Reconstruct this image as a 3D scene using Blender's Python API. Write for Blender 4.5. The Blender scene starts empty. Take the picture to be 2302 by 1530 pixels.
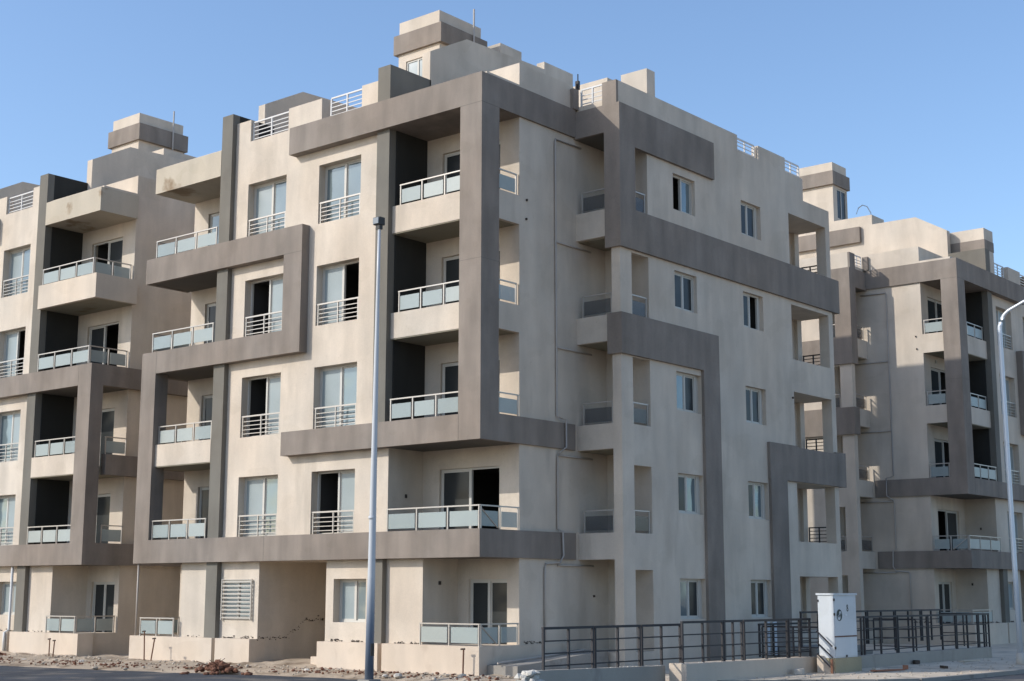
import bpy, math, random
import numpy as np
from mathutils import Vector, Matrix

random.seed(7)
sc = bpy.context.scene
COL = sc.collection

# ------------------------------------------------------------------ camera
cam_data = bpy.data.cameras.new('camera')
cam = bpy.data.objects.new('camera', cam_data)
COL.objects.link(cam)
cam.location = (24.689, -28.367, 2.074)
YAW, PITCH, ROLL = -0.6942, 0.17293, -0.0014
fwd = Vector((math.cos(PITCH)*math.sin(YAW), math.cos(PITCH)*math.cos(YAW), math.sin(PITCH)))
right = Vector((math.cos(YAW), -math.sin(YAW), 0))
down = fwd.cross(right)
r2 = math.cos(ROLL)*right + math.sin(ROLL)*down
d2 = -math.sin(ROLL)*right + math.cos(ROLL)*down
cam.matrix_world = Matrix.Translation(cam.location) @ Matrix((r2, -d2, -fwd)).transposed().to_4x4()
cam_data.sensor_width = 36.0
cam_data.lens = 3254.5/2302*36.0
cam_data.clip_end = 3000
sc.camera = cam

# ------------------------------------------------------------------ light
SUN = Vector((0.765, 1.0, -0.775)).normalized()
ELEV = math.asin(-SUN.z)
w = bpy.data.worlds.new('World'); sc.world = w; w.use_nodes = True
nt = w.node_tree; nt.nodes.clear()
sky = nt.nodes.new('ShaderNodeTexSky'); sky.sky_type = 'NISHITA'; sky.sun_disc = False
sky.sun_elevation = ELEV
sky.sun_rotation = math.atan2(-SUN.x, -SUN.y)
sky.altitude = 0; sky.air_density = 1.0; sky.dust_density = 1.1; sky.ozone_density = 3.5
bg = nt.nodes.new('ShaderNodeBackground'); bg.inputs['Strength'].default_value = 0.15
wo = nt.nodes.new('ShaderNodeOutputWorld')
nt.links.new(sky.outputs[0], bg.inputs[0]); nt.links.new(bg.outputs[0], wo.inputs[0])
ld = bpy.data.lights.new('sun', 'SUN'); ld.energy = 2.3; ld.angle = math.radians(0.5); ld.color = (1.0, 0.955, 0.88)
sun = bpy.data.objects.new('sun', ld); COL.objects.link(sun)
sun.rotation_euler = SUN.to_track_quat('-Z', 'Y').to_euler()
sc.view_settings.view_transform = 'Standard'; sc.view_settings.look = 'None'
sc.view_settings.exposure = 0.58; sc.view_settings.gamma = 1.0; sc.view_settings.use_curve_mapping = False
sc.render.engine = 'CYCLES'

# ------------------------------------------------------------------ materials
MATS = {}
def mat(name, base, rough=0.9, var=0.0, streak=0.0, bump=0.0, bscale=60, metal=0.0, spec=0.3, dirt=None, alpha=1.0, trans=0.0):
    m = bpy.data.materials.new(name); m.use_nodes = True
    n = m.node_tree.nodes; L = m.node_tree.links; n.clear()
    out = n.new('ShaderNodeOutputMaterial'); p = n.new('ShaderNodeBsdfPrincipled')
    L.new(p.outputs[0], out.inputs[0])
    p.inputs['Roughness'].default_value = rough; p.inputs['Metallic'].default_value = metal
    p.inputs['Specular IOR Level'].default_value = spec
    p.inputs['Alpha'].default_value = alpha
    p.inputs['Base Color'].default_value = (*base, 1)
    if var or streak or dirt or bump:
        g = n.new('ShaderNodeNewGeometry')
        def noise(scale, detail, sx=1, sy=1, sz=1, r=.55):
            mp = n.new('ShaderNodeMapping'); mp.inputs['Scale'].default_value = (sx, sy, sz)
            L.new(g.outputs['Position'], mp.inputs[0])
            t = n.new('ShaderNodeTexNoise'); t.inputs['Scale'].default_value = scale; t.inputs['Detail'].default_value = detail
            t.inputs['Roughness'].default_value = r
            L.new(mp.outputs[0], t.inputs['Vector']); return t.outputs['Fac']
        def rng(src, a, b, c, d):
            r = n.new('ShaderNodeMapRange'); L.new(src, r.inputs[0])
            for i, v in enumerate((a, b, c, d)): r.inputs[i+1].default_value = v
            return r.outputs[0]
        val = rng(noise(0.55, 6), .3, .7, 1-var, 1+var)
        if streak:
            s = rng(noise(2.0, 3.5, 1, 1, .22, .5), .32, .7, 1-streak, 1+streak)
            mm = n.new('ShaderNodeMath'); mm.operation = 'MULTIPLY'; L.new(val, mm.inputs[0]); L.new(s, mm.inputs[1]); val = mm.outputs[0]
        f = rng(noise(38, 3), .3, .7, 1-var*.5, 1+var*.5)
        mm = n.new('ShaderNodeMath'); mm.operation = 'MULTIPLY'; L.new(val, mm.inputs[0]); L.new(f, mm.inputs[1]); val = mm.outputs[0]
        v = n.new('ShaderNodeVectorMath'); v.operation = 'SCALE'; v.inputs[0].default_value = base
        L.new(val, v.inputs['Scale']); colr = v.outputs[0]
        # slow hue drift between a warm and a cool tone of the same paint
        hm = n.new('ShaderNodeMix'); hm.data_type = 'RGBA'; hm.blend_type = 'MULTIPLY'; hm.inputs[0].default_value = 1
        cr = n.new('ShaderNodeMix'); cr.data_type = 'RGBA'
        L.new(rng(noise(.23, 3), .35, .65, 0, 1), cr.inputs[0])
        cr.inputs[6].default_value = (1.03, 1.0, .97, 1) ; cr.inputs[7].default_value = (.98, 1.0, 1.02, 1)
        L.new(colr, hm.inputs[6]); L.new(cr.outputs[2], hm.inputs[7]); colr = hm.outputs[2]
        if streak:
            pm = n.new('ShaderNodeMix'); pm.data_type = 'RGBA'; pm.blend_type = 'MULTIPLY'
            L.new(rng(noise(.8, 2, 1, 1, 1.4, .4), .60, .615, 0, .55), pm.inputs[0])
            L.new(colr, pm.inputs[6]); pm.inputs[7].default_value = (.93, .925, .91, 1); colr = pm.outputs[2]
            pk = n.new('ShaderNodeMix'); pk.data_type = 'RGBA'; pk.blend_type = 'MULTIPLY'
            L.new(rng(noise(7, 8, 1, 1, .8, .7), .62, .74, 0, .8), pk.inputs[0])
            L.new(colr, pk.inputs[6]); pk.inputs[7].default_value = (.80, .78, .75, 1); colr = pk.outputs[2]
        if dirt:
            dcol, lo, hi, sc_, zs = dirt
            dm = n.new('ShaderNodeMix'); dm.data_type = 'RGBA'
            L.new(rng(noise(sc_, 6, 1, 1, zs), lo, hi, 0, 1), dm.inputs[0])
            L.new(colr, dm.inputs[6]); dm.inputs[7].default_value = (*dcol, 1); colr = dm.outputs[2]
        L.new(colr, p.inputs['Base Color'])
        if bump:
            b = n.new('ShaderNodeBump'); b.inputs['Strength'].default_value = bump; b.inputs['Distance'].default_value = .02
            bn = noise(bscale, 4); bl = noise(1.3, 3)
            ad = n.new('ShaderNodeMath'); ad.operation = 'MULTIPLY_ADD'; L.new(bl, ad.inputs[0]); ad.inputs[1].default_value = 1.6; L.new(bn, ad.inputs[2])
            L.new(ad.outputs[0], b.inputs['Height']); L.new(b.outputs[0], p.inputs['Normal'])
    MATS[name] = m
    return m

mat('cream', (.57, .492, .402), var=.10, streak=.075, bump=.5, dirt=((.44, .375, .30), .60, .80, 1.1, .22))
mat('cream_low', (.58, .487, .39), var=.08, streak=.045, bump=.35, dirt=((.42, .33, .25), .60, .80, 1.4, .5))
mat('canopy', (.48, .42, .33), var=.07, streak=.05, bump=.35, dirt=((.27, .20, .13), .56, .66, .9, 1.0))
mat('grey', (.236, .199, .167), var=.14, streak=.15, bump=.45)
mat('grey_dark', (.17, .157, .132), var=.10, streak=.08, bump=.4)
mat('charcoal', (.034, .033, .029), var=.12, streak=.08, bump=.3)  # dark side walls, recess shade deepened into the colour
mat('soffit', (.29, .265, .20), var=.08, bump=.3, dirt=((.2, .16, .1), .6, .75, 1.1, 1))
mat('slabgrey', (.15, .135, .115), var=.1, bump=.3)
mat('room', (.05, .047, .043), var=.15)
mat('roof', (.33, .29, .24), var=.1, bump=.4)
mat('frame', (.52, .50, .45), rough=.5, var=.03)
mat('rail', (.43, .40, .36), rough=.4, metal=.35, var=.04)
mat('white_rail', (.60, .585, .56), rough=.45)
mat('black_rail', (.035, .032, .034), rough=.55, var=.1)
mat('glass', (.175, .222, .235), rough=.09, metal=.25, spec=.6, var=.10)
mat('glass_dark', (.036, .040, .041), rough=.2, spec=.16, var=.1)
mat('curtain', (.255, .30, .305), rough=.35, var=.08, spec=.5)
mat('frost', (.35, .40, .385), rough=.35, var=.06, spec=.5, alpha=.82)
mat('pipe', (.42, .375, .33), rough=.5, var=.05)
mat('chip', (.07, .055, .045), var=.2)
mat('brown', (.17, .08, .05), var=.25, bump=.6)
mat('rust', (.16, .08, .05), rough=.8, var=.2)
mat('concrete', (.30, .28, .25), var=.12, bump=.5, dirt=((.17, .15, .13), .55, .75, 1.7, 1))
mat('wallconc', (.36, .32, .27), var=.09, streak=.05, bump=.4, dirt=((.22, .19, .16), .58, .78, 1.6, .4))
mat('pave', (.62, .52, .40), var=.12, bump=.5, dirt=((.28, .24, .19), .50, .72, 1.1, 1))
mat('sand', (.52, .41, .30), var=.18, bump=1.0, bscale=22, dirt=((.24, .17, .11), .52, .68, 1.6, 1))
mat('verge', (.43, .345, .255), var=.22, bump=1.0, bscale=22, dirt=((.20, .145, .095), .50, .66, 1.3, 1))
mat('asphalt', (.055, .060, .070), var=.25, bump=.6, dirt=((.20, .175, .145), .53, .74, .7, 1))
mat('stone', (.46, .39, .31), var=.25, bump=.6)
mat('pale_stone', (.52, .48, .42), var=.1, bump=.5)
mat('brick_red', (.33, .15, .09), var=.2, bump=.6)
mat('cabinet', (.56, .585, .60), rough=.5, var=.035, streak=.03, dirt=((.5, .5, .5), .62, .85, 2, .5))
mat('frost_b', (.32, .375, .37), rough=.28, var=.10, spec=.5, alpha=.7)
mat('frost_c', (.37, .405, .38), rough=.4, var=.10, spec=.5, alpha=.92)
mat('cab_base', (.34, .29, .19), var=.15, bump=.5)
mat('ink', (.045, .06, .055), rough=.6)
mat('lamp_head', (.035, .033, .03), rough=.5)
mat('lamp_glass', (.25, .27, .28), rough=.15)
mat('galv', (.62, .66, .70), rough=.4, metal=.25, var=.05)

# left pole: steel, its foot darkened bluish as painted shade (in object space)
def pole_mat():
    m = bpy.data.materials.new('foot_shaded_steel'); m.use_nodes = True; n = m.node_tree.nodes; L = m.node_tree.links
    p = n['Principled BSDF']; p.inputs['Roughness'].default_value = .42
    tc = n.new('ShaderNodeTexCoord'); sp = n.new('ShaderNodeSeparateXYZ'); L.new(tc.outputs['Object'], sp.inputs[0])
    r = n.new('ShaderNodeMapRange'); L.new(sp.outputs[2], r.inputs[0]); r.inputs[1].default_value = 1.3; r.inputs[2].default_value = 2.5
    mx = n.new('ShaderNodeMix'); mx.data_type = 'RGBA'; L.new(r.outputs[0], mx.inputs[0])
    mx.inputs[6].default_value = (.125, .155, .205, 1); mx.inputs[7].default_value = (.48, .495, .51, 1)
    L.new(mx.outputs[2], p.inputs['Base Color']); MATS['foot_shaded'] = m
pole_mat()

# ------------------------------------------------------------------ mesh helpers
def mesh_obj(name, verts, faces, m, parent=None, smooth=False):
    me = bpy.data.meshes.new(name); me.from_pydata([tuple(v) for v in verts], [], faces); me.update()
    me.materials.append(MATS[m])
    if smooth:
        for p in me.polygons: p.use_smooth = True
    o = bpy.data.objects.new(name, me); COL.objects.link(o)
    if parent: o.parent = parent
    return o

class G:
    """collects boxes, bars and tubes into one mesh"""
    def __init__(s): s.v = []; s.f = []
    def box(s, x0, x1, y0, y1, z0, z1):
        if x0 > x1: x0, x1 = x1, x0
        if y0 > y1: y0, y1 = y1, y0
        b = len(s.v)
        s.v += [(x0,y0,z0),(x1,y0,z0),(x1,y1,z0),(x0,y1,z0),(x0,y0,z1),(x1,y0,z1),(x1,y1,z1),(x0,y1,z1)]
        s.f += [tuple(b+i for i in q) for q in ((0,3,2,1),(4,5,6,7),(0,1,5,4),(1,2,6,5),(2,3,7,6),(3,0,4,7))]
        return s
    def tube(s, pts, r, n=8, r1=None):
        pts = [Vector(p) for p in pts]; b0 = len(s.v); k = len(pts)
        r1 = r if r1 is None else r1
        for i, p in enumerate(pts):
            t = (pts[min(i+1, k-1)]-pts[max(i-1, 0)]).normalized()
            a = Vector((0,0,1)) if abs(t.z) < .9 else Vector((1,0,0))
            u = t.cross(a).normalized(); v = t.cross(u)
            rr = r+(r1-r)*i/(k-1)
            for j in range(n):
                th = 2*math.pi*j/n; s.v.append(tuple(p+rr*(math.cos(th)*u+math.sin(th)*v)))
        for i in range(k-1):
            for j in range(n):
                a = b0+i*n+j; c = b0+i*n+(j+1) % n
                s.f.append((a, a+n, c+n, c))
        s.f.append(tuple(b0+j for j in range(n))); s.f.append(tuple(b0+(k-1)*n+n-1-j for j in range(n)))
        return s
    def prism(s, poly, off):
        """poly: coplanar points; off: extrusion vector"""
        b = len(s.v); n = len(poly); o = Vector(off)
        s.v += [tuple(p) for p in poly]+[tuple(Vector(p)+o) for p in poly]
        s.f += [tuple(range(b, b+n)), tuple(b+n+i for i in reversed(range(n)))]
        s.f += [(b+i, b+n+i, b+n+(i+1) % n, b+(i+1) % n) for i in range(n)]
        return s
    def rock(s, c, r, seed):
        rn = random.Random(seed); b = len(s.v)
        t = (1+5**.5)/2
        ic = [(-1,t,0),(1,t,0),(-1,-t,0),(1,-t,0),(0,-1,t),(0,1,t),(0,-1,-t),(0,1,-t),(t,0,-1),(t,0,1),(-t,0,-1),(-t,0,1)]
        sx, sy, sz = r*rn.uniform(.7,1.4), r*rn.uniform(.7,1.4), r*rn.uniform(.4,.9); a = rn.uniform(0, 6.28)
        for x, y, z in ic:
            k = rn.uniform(.75, 1.2)/1.9; x, y = x*sx*k, y*sy*k
            s.v.append((c[0]+x*math.cos(a)-y*math.sin(a), c[1]+x*math.sin(a)+y*math.cos(a), c[2]+z*sz*k))
        for f in ((0,11,5),(0,5,1),(0,1,7),(0,7,10),(0,10,11),(1,5,9),(5,11,4),(11,10,2),(10,7,6),(7,1,8),(3,9,4),(3,4,2),(3,2,6),(3,6,8),(3,8,9),(4,9,5),(2,4,11),(6,2,10),(8,6,7),(9,8,1)):
            s.f.append(tuple(b+i for i in f))
        return s
    def build(s, name, m, parent=None, smooth=False):
        return mesh_obj(name, s.v, s.f, m, parent, smooth)

def fixnormals(o):
    import bmesh
    bm = bmesh.new(); bm.from_mesh(o.data); bmesh.ops.recalc_face_normals(bm, faces=bm.faces); bm.to_mesh(o.data); bm.free()

def thing(name, label, cat, loc=(0,0,0), group=None):
    o = bpy.data.objects.new(name, None); COL.objects.link(o); o.location = loc; o.empty_display_size = .3
    o['label'] = label; o['category'] = cat
    if group: o['group'] = group
    return o
def tag(o, label, cat, group=None, kind=None):
    if kind: o['kind'] = kind
    if label: o['label'] = label
    if cat: o['category'] = cat
    if group: o['group'] = group
    return o

# ------------------------------------------------------------------ ground, road, pavement
def sheet(name, poly, z, m):
    o = mesh_obj(name, [(x, y, z) for x, y in poly], [tuple(range(len(poly)))], m); fixnormals(o)
    if o.data.polygons[0].normal.z < 0: o.data.flip_normals()
    o['kind'] = 'structure'; return o
sheet('ground', [(-900,-900),(900,-900),(900,900),(-900,900)], -.14, 'sand')
edge = [(-120,-4.6),(-15.8,-3.7),(-11.6,-3.2),(-8.3,-2.5),(-5.5,-1.75),(-2.95,-1.55),(-1.3,-1.35),(.2,-1.1),(1.6,-1.5),(3.2,-3.2),(4.95,-4.4),(5.25,.9),(5.6,2.3),(6.9,3.9),(8.3,5.2),(8.95,6.3),(9.2,9),(9.3,13),(9.4,60),(9.4,200)]
# the road fills everything on the camera side of that edge
o = sheet('road', edge+[(24,200),(23.5,-9),(21,-17),(14,-21.5),(2,-22),(-120,-22)], -.10, 'asphalt')
# pavement slab under and beside the buildings, a kerb step above the road
def slab(name, poly, z0, z1, m):
    g = G(); g.prism([(x, y, z1) for x, y in poly], (0, 0, z0-z1)); o = g.build(name, m); fixnormals(o); o['kind'] = 'structure'; return o
slab('pavement', [(4.6,-3.9),(5.2,1.0),(5.55,2.4),(6.85,4.05),(8.2,5.35),(8.82,6.4),(9.05,9),(9.15,13),(9.25,60),(-40,60),(-40,.1),(.3,.1),(1.8,-.4)], -.3, 0.0, 'pave')
kp = [(5.55,2.4),(6.85,4.05),(8.2,5.35),(8.82,6.4),(9.05,9),(9.15,13),(9.25,40)]
g = G()
for (a, b), (c, d) in zip(kp[:-1], kp[1:]):
    t = Vector((c-a, d-b, 0)).normalized(); nn = Vector((t.y, -t.x, 0))
    p = [Vector((a, b, .012)), Vector((c, d, .012)), Vector((c, d, .012))+nn*.16, Vector((a, b, .012))+nn*.16]
    g.prism(p, (0, 0, -.3))
o = g.build('kerb', 'concrete'); fixnormals(o); o['kind'] = 'structure'

# sandy verge between the road and the plinths
def fbm(x, y):
    from mathutils import noise as N
    return N.fractal(Vector((x*.9, y*.9, 3.1)), 1.0, 2.0, 5)
def edge_y(x):
    for (a, b), (c, d) in zip(edge[:-1], edge[1:]):
        if a <= x <= c and c > a: return b+(d-b)*(x-a)/(c-a)
    return -1.5
V, F = [], []; NX, NY = 420, 34
for i in range(NX+1):
    x = -40+i*(44.4)/NX
    ye = edge_y(x)+.25*fbm(x*.7, 9)-.25
    for j in range(NY+1):
        t = j/NY; y = ye+(1.2-ye)*t
        h = -.115+.13*min(1, t*3.2)**.8+.075*fbm(x*1.2, y*1.6)*min(1, t*4)
        if -8.9 < x < -6.05 and y > -.6: h += .13*min(1, (y+.6)/1.5)
        V.append((x, y, h))
for i in range(NX):
    for j in range(NY):
        a = i*(NY+1)+j; F.append((a, a+NY+1, a+NY+2, a+1))
o = mesh_obj('sandy_verge', V, F, 'verge', smooth=True); o['kind'] = 'structure'

# ------------------------------------------------------------------ voxel-style solid builder
class Solid:
    """axis-aligned boxes painted in order (a None key carves); only faces to air are made"""
    def __init__(s, T): s.T = T; s.ops = []
    def box(s, x0, x1, y0, y1, z0, z1, key):
        a = s.T((x0, y0, z0)); b = s.T((x1, y1, z1))
        s.ops.append(tuple(round(min(a[i], b[i]), 4) for i in range(3))+tuple(round(max(a[i], b[i]), 4) for i in range(3))+(key,))
    def build(s, root, matof):
        ax = [np.unique(np.array([v for o in s.ops for v in (o[i], o[i+3])])) for i in range(3)]
        Lb = np.zeros([len(a)+1 for a in ax], np.int16)      # padded by one air cell on each side
        keys = []
        for o in s.ops:
            sl = tuple(slice(np.searchsorted(ax[i], o[i]-1e-6)+1, np.searchsorted(ax[i], o[i+3]-1e-6)+1) for i in range(3))
            k = 0
            if o[6] is not None:
                if o[6] not in keys: keys.append(o[6])
                k = keys.index(o[6])+1
            Lb[sl] = k
        quads = {}
        for d in range(3):
            A = np.take(Lb, range(Lb.shape[d]-1), d); B = np.take(Lb, range(1, Lb.shape[d]), d)
            for lo, hi, sign in ((A, B, 1), (B, A, -1)):
                idx = np.argwhere((lo > 0) & (hi == 0))
                if not len(idx): continue
                lab = lo[tuple(idx.T)]
                e, f = [i for i in range(3) if i != d]
                c = idx.copy()                # face plane index in direction d = idx[d]; cells e,f are idx-1..idx
                q = np.zeros((len(idx), 4, 3), int)
                for m_, (de, df) in enumerate(((-1,-1),(0,-1),(0,0),(-1,0))):
                    q[:, m_, d] = c[:, d]; q[:, m_, e] = c[:, e]+de; q[:, m_, f] = c[:, f]+df
                flip = (sign == 1) == (d == 1)
                if flip: q = q[:, ::-1]
                for l in np.unique(lab): quads.setdefault(int(l), []).append(q[lab == l])
        for l, qs in quads.items():
            q = np.concatenate(qs); flat = q.reshape(-1, 3)
            key = flat[:, 0]*1000000+flat[:, 1]*1000+flat[:, 2]
            u, first, inv = np.unique(key, return_index=True, return_inverse=True)
            vs = np.stack([ax[i][flat[first][:, i]] for i in range(3)], 1)
            nm, m = matof(keys[l-1])
            me = bpy.data.meshes.new(nm)
            me.from_pydata(vs.tolist(), [], inv.reshape(-1, 4).tolist()); me.update()
            me.materials.append(MATS[m])
            ob = bpy.data.objects.new(nm, me); COL.objects.link(ob); ob.parent = root

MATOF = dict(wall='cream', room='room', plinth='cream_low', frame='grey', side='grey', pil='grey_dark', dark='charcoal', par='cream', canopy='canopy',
             bpar='cream', slab='soffit', gslab='slabgrey', rear='cream', tower='cream', tband='grey', roofp='cream', gpar='grey', deck='roof')
NAMEOF = dict(wall='wall', room='room_interior', plinth='plinth', frame='grey_frame', side='grey_band', pil='pilaster', dark='dark_side_wall', par='parapet',
              canopy='canopy', bpar='balcony_parapet', slab='balcony_slab', gslab='grey_slab', rear='rear_shadow_block', tower='stair_tower', tband='stair_tower_band',
              roofp='roof_screen_wall', gpar='grey_parapet', deck='roof_deck')
def matof(k):
    b = k.split(':')[0]; return NAMEOF[b], MATOF[b]

LV = [.74, 3.73, 6.76, 9.86, 12.97]       # foot of the railings on each storey
SF = [3.0, 6.05, 9.1, 12.15, 15.25]       # soffits

def apartment_block(name, label, origin, T, which):
    root = thing(name, label, 'apartment block', origin)
    ox, oy, oz = origin
    def TT(p):
        x, y, z = T(p); return (x-ox, y-oy, z-oz)
    S = Solid(TT); B = S.box
    YF = .30
    # main mass -----------------------------------------------------------
    B(-14.5, -.08, YF, 17.05, -.35, 16.2, 'wall')
    B(-.08, 1.47, 4.3, 17.05, -.35, 16.2, 'wall')
    B(-14.75, 0, 0, YF+.3, -.35, .74, 'plinth'); B(-.08, 0, YF, 4.2, -.35, .74, 'plinth')
    # grooves beside the pilasters in the plinth
    for gx in (-10.66, -3.64): B(gx, gx+.16, -.1, YF, -.35, .74, None)
    # entrance recess
    B(-8.93, -6.03, -.2, 5.2, -.35, 3.0, None)
    B(-14.75, 0, 0, YF, 3.0, 3.73, 'frame:low')
    # corner bay and left bay carved out, then refilled
    B(-3.63, .3, -.3, 1.7, .74, 15.25, None); B(-14.9, -11.2, -.3, 1.7, .74, 15.25, None)
    B(-3.63, -2.27, YF, 1.7, .74, 3.0, 'wall'); B(-12.62, -11.2, YF, 1.7, .74, 3.0, 'wall')
    # slab over the ground floor
    B(-14.5, -11.2, .15, 1.7, 3.0, 3.5, 'gslab:1'); B(-3.63, -.08, .15, 1.7, 3.0, 3.5, 'gslab:2')
    B(-14.75, -11.2, 0, .15, 3.0, 3.73, 'frame:low'); B(-3.63, 0, 0, .15, 3.0, 3.73, 'frame:low')
    B(-.15, 0, 0, 4.2, 3.0, 3.73, 'frame:low'); B(-14.75, -14.5, 0, 4.2, 3.0, 3.73, 'frame:low')
    # big corner frame
    B(-7.8, 0, 0, YF, 6.05, 6.75, 'frame:big'); B(-3.63, -.08, .15, 1.7, 6.05, 6.5, 'gslab:3'); B(-3.63, 0, 0, .15, 6.05, 6.75, 'frame:big')
    B(-.15, 0, 0, 4.2, 6.05, 6.78, 'frame:big')
    B(-7.8, 0, 0, YF, 15.25, 16.1, 'frame:big'); B(-3.63, 0, YF, 1.7, 15.25, 16.1, 'frame:big'); B(-.15, 0, 0, 4.2, 15.25, 16.1, 'frame:big')
    B(-.78, 0, 0, .74, 6.75, 15.25, 'frame:big')
    # spandrels + slabs of the corner bay, storeys 4 and 5
    for i in (3, 4):
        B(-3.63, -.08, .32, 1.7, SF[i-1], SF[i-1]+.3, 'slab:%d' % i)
        B(-3.63, -.78, .3, .45, SF[i-1]+.03, LV[i], 'bpar:%d' % i)
        B(-.22, -.08, .74, 1.7, SF[i-1], LV[i], 'bpar:s%d' % i)
    # left bay: tall grey frame (E), upper C frame
    B(-14.75, -14.0, 0, .5, 3.73, 9.1, 'frame:tall')
    B(-14.75, -7.1, 0, YF, 9.1, 9.82, 'frame:tall'); B(-14.5, -11.2, .15, 1.7, 9.1, 9.5, 'gslab:4'); B(-14.75, -11.2, 0, .15, 9.1, 9.82, 'frame:tall')
    B(-14.75, -14.5, 0, 4.2, 9.1, 9.82, 'frame:tall'); B(-14.75, -14.5, .74, 4.2, 6.05, 6.75, 'side:m')
    B(-14.0, -11.2, .12, .27, 6.08, 6.78, 'bpar:l3'); B(-14.5, -11.2, .14, 1.7, 6.05, 6.35, 'slab:l3'); B(-14.75, -14.0, .0, .5, 6.05, 6.78, 'frame:tall')
    if 'cframe' in which:
        B(-14.75, -7.1, 0, YF, 12.15, 12.98, 'frame:tall'); B(-14.75, -11.2, 0, .15, 12.15, 12.98, 'frame:tall'); B(-14.5, -11.2, .15, 1.7, 12.15, 12.5, 'gslab:5')
        B(-14.75, -14.6, 0, 1.7, 12.15, 12.98, 'frame:tall')
        B(-7.9, -7.1, 0, YF, 9.82, 12.15, 'frame:tall')
    else:
        B(-14.75, -11.2, .0, .15, 12.12, 12.98, 'bpar:l5'); B(-14.75, -14.6, .0, 1.7, 12.12, 12.98, 'bpar:l5'); B(-14.6, -11.2, .15, 1.7, 12.12, 12.5, 'slab:l5')
    B(-14.6, -11.2, .12, 1.7, 15.25, 16.1, 'canopy:1')
    # pilasters with the charcoal side walls behind them
    for px0, px1, segs, dx0, dx1 in ((-4.13, -3.63, ((.74, 3.0), (6.75, 15.25), (16.1, 17.2)), -3.9, -3.6), (-11.2, -10.68, ((.74, 3.0), (3.73, 9.1), (9.82, 12.15), (12.98, 17.22)), -11.23, -10.9)):
        for a, b in segs:
            if px0 < -8 and a == 9.82 and 'cframe' not in which: a, b = 9.82, 17.22
            if px0 < -8 and a == 12.98 and 'cframe' not in which: continue
            B(px0, px1, .13, YF+.1, a, b, 'pil:%d%d' % (px0*10, a))
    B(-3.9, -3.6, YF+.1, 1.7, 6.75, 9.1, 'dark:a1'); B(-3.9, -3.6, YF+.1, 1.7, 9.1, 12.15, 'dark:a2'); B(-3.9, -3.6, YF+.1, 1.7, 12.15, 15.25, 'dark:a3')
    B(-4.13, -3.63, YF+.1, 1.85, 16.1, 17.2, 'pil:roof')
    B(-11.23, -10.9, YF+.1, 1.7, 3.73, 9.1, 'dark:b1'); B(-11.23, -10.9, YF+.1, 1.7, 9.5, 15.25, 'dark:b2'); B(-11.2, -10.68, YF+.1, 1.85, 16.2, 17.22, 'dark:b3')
    # roof parapets along the front, with gaps closed by railings
    for i, (a, b, c, d, z) in enumerate(((-10.68, -9.99, YF, .62, 16.92), (-8.2, -6.7, YF, .62, 16.9), (-4.97, -4.13, YF, .62, 16.9), (-3.63, -.08, 1.7, 2.0, 16.85), (-.38, -.08, 2.0, 4.2, 16.85), (-14.5, -11.2, 1.7, 2.0, 16.87), (-14.5, -14.2, 2.0, 5, 16.87))):
        B(a, b, c, d, 16.2, z, 'par:%d' % i)
    # right-hand tower ----------------------------------------------------
    B(-.08, 1.6, 4.1, 5.72, .0, 15.2, None)
    B(1.17, 1.47, 4.3, 4.86, -.35, 15.2, 'wall')
    B(-.08, 1.47, 4.3, 5.72, 15.2, 15.35, 'gslab:t'); B(-.08, 1.47, 4.3, 5.72, 15.35, 16.2, 'wall')
    tz = [(2.62+.1, 3.73), (5.61, 6.76), (8.67, 9.86), (11.7, 12.95)]
    for i, (a, b) in enumerate(tz):                        # side spandrels of the tower balconies
        B(1.32, 1.47, 4.86, 5.72, a, b, 'wall')
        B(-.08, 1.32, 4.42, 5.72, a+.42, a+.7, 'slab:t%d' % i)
        B(-.08, 1.17, 4.3, 4.42, SF[i], b, 'bpar:t%d' % i)
    B(-.08, 1.47, 4.3, 5.72, -.35, .5, 'wall')
    B(1.02, 1.57, 4.2, 4.3, 11.77, 16.02, 'frame:col'); B(-.08, 1.02, 4.2, 4.3, 15.2, 16.02, 'frame:col')
    B(1.07, 1.57, 4.2, 4.97, 11.77, 14.85, 'frame:col'); B(1.47, 1.57, 4.2, 9.3, 14.83, 16.02, 'frame:col'); B(1.07, 1.47, 4.3, 4.97, 12.95, 15.2, 'frame:col')
    B(1.47, 1.57, 4.97, 17.42, 11.77, 12.95, 'side:2'); B(.3, 1.47, 17.05, 17.4, 11.77, 12.95, 'side:2'); B(1.07, 1.57, 4.2, 4.97, 11.77, 12.95, 'side:2')
    B(1.07, 1.57, 4.2, 4.3, 8.7, 9.87, 'side:3'); B(1.47, 1.57, 4.3, 9.33, 8.7, 9.87, 'side:3'); B(1.47, 1.57, 8.44, 9.34, -.35, 8.7, 'side:3')
    B(1.47, 1.57, 12.26, 17.45, 5.68, 6.85, 'side:5'); B(.3, 1.47, 17.05, 17.4, 5.68, 6.85, 'side:5'); B(1.47, 1.57, 12.28, 13.33, -.35, 5.68, 'side:5')
    # far corner balconies of the tower, open to the side and to the back
    fo = [(.9, 2.63), (3.75, 5.66), (6.8, 8.67), (9.76, 11.62), (12.95, 14.77)]
    for i, (a, b) in enumerate(fo):
        B(.12, 1.6, 14.12, 16.75, a, b, None); B(.25, 1.1, 16.7, 17.6, a, b, None)
    # tower roof parapets
    B(1.22, 1.47, 4.3, 10.9, 16.2, 16.71, 'par:t1'); B(1.22, 1.47, 10.9, 12.15, 15.98, 16.2, 'wall')
    B(1.22, 1.47, 12.22, 14.0, 16.2, 16.67, 'par:t2'); B(-3, 1.6, 15.2, 17.1, 15.42, 16.6, None)
    B(.97, 1.47, 4.2, 4.3, 16.02, 16.71, 'gpar:1'); B(-.38, .05, 4.05, 4.3, 16.1, 16.72, 'gpar:2')
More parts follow.
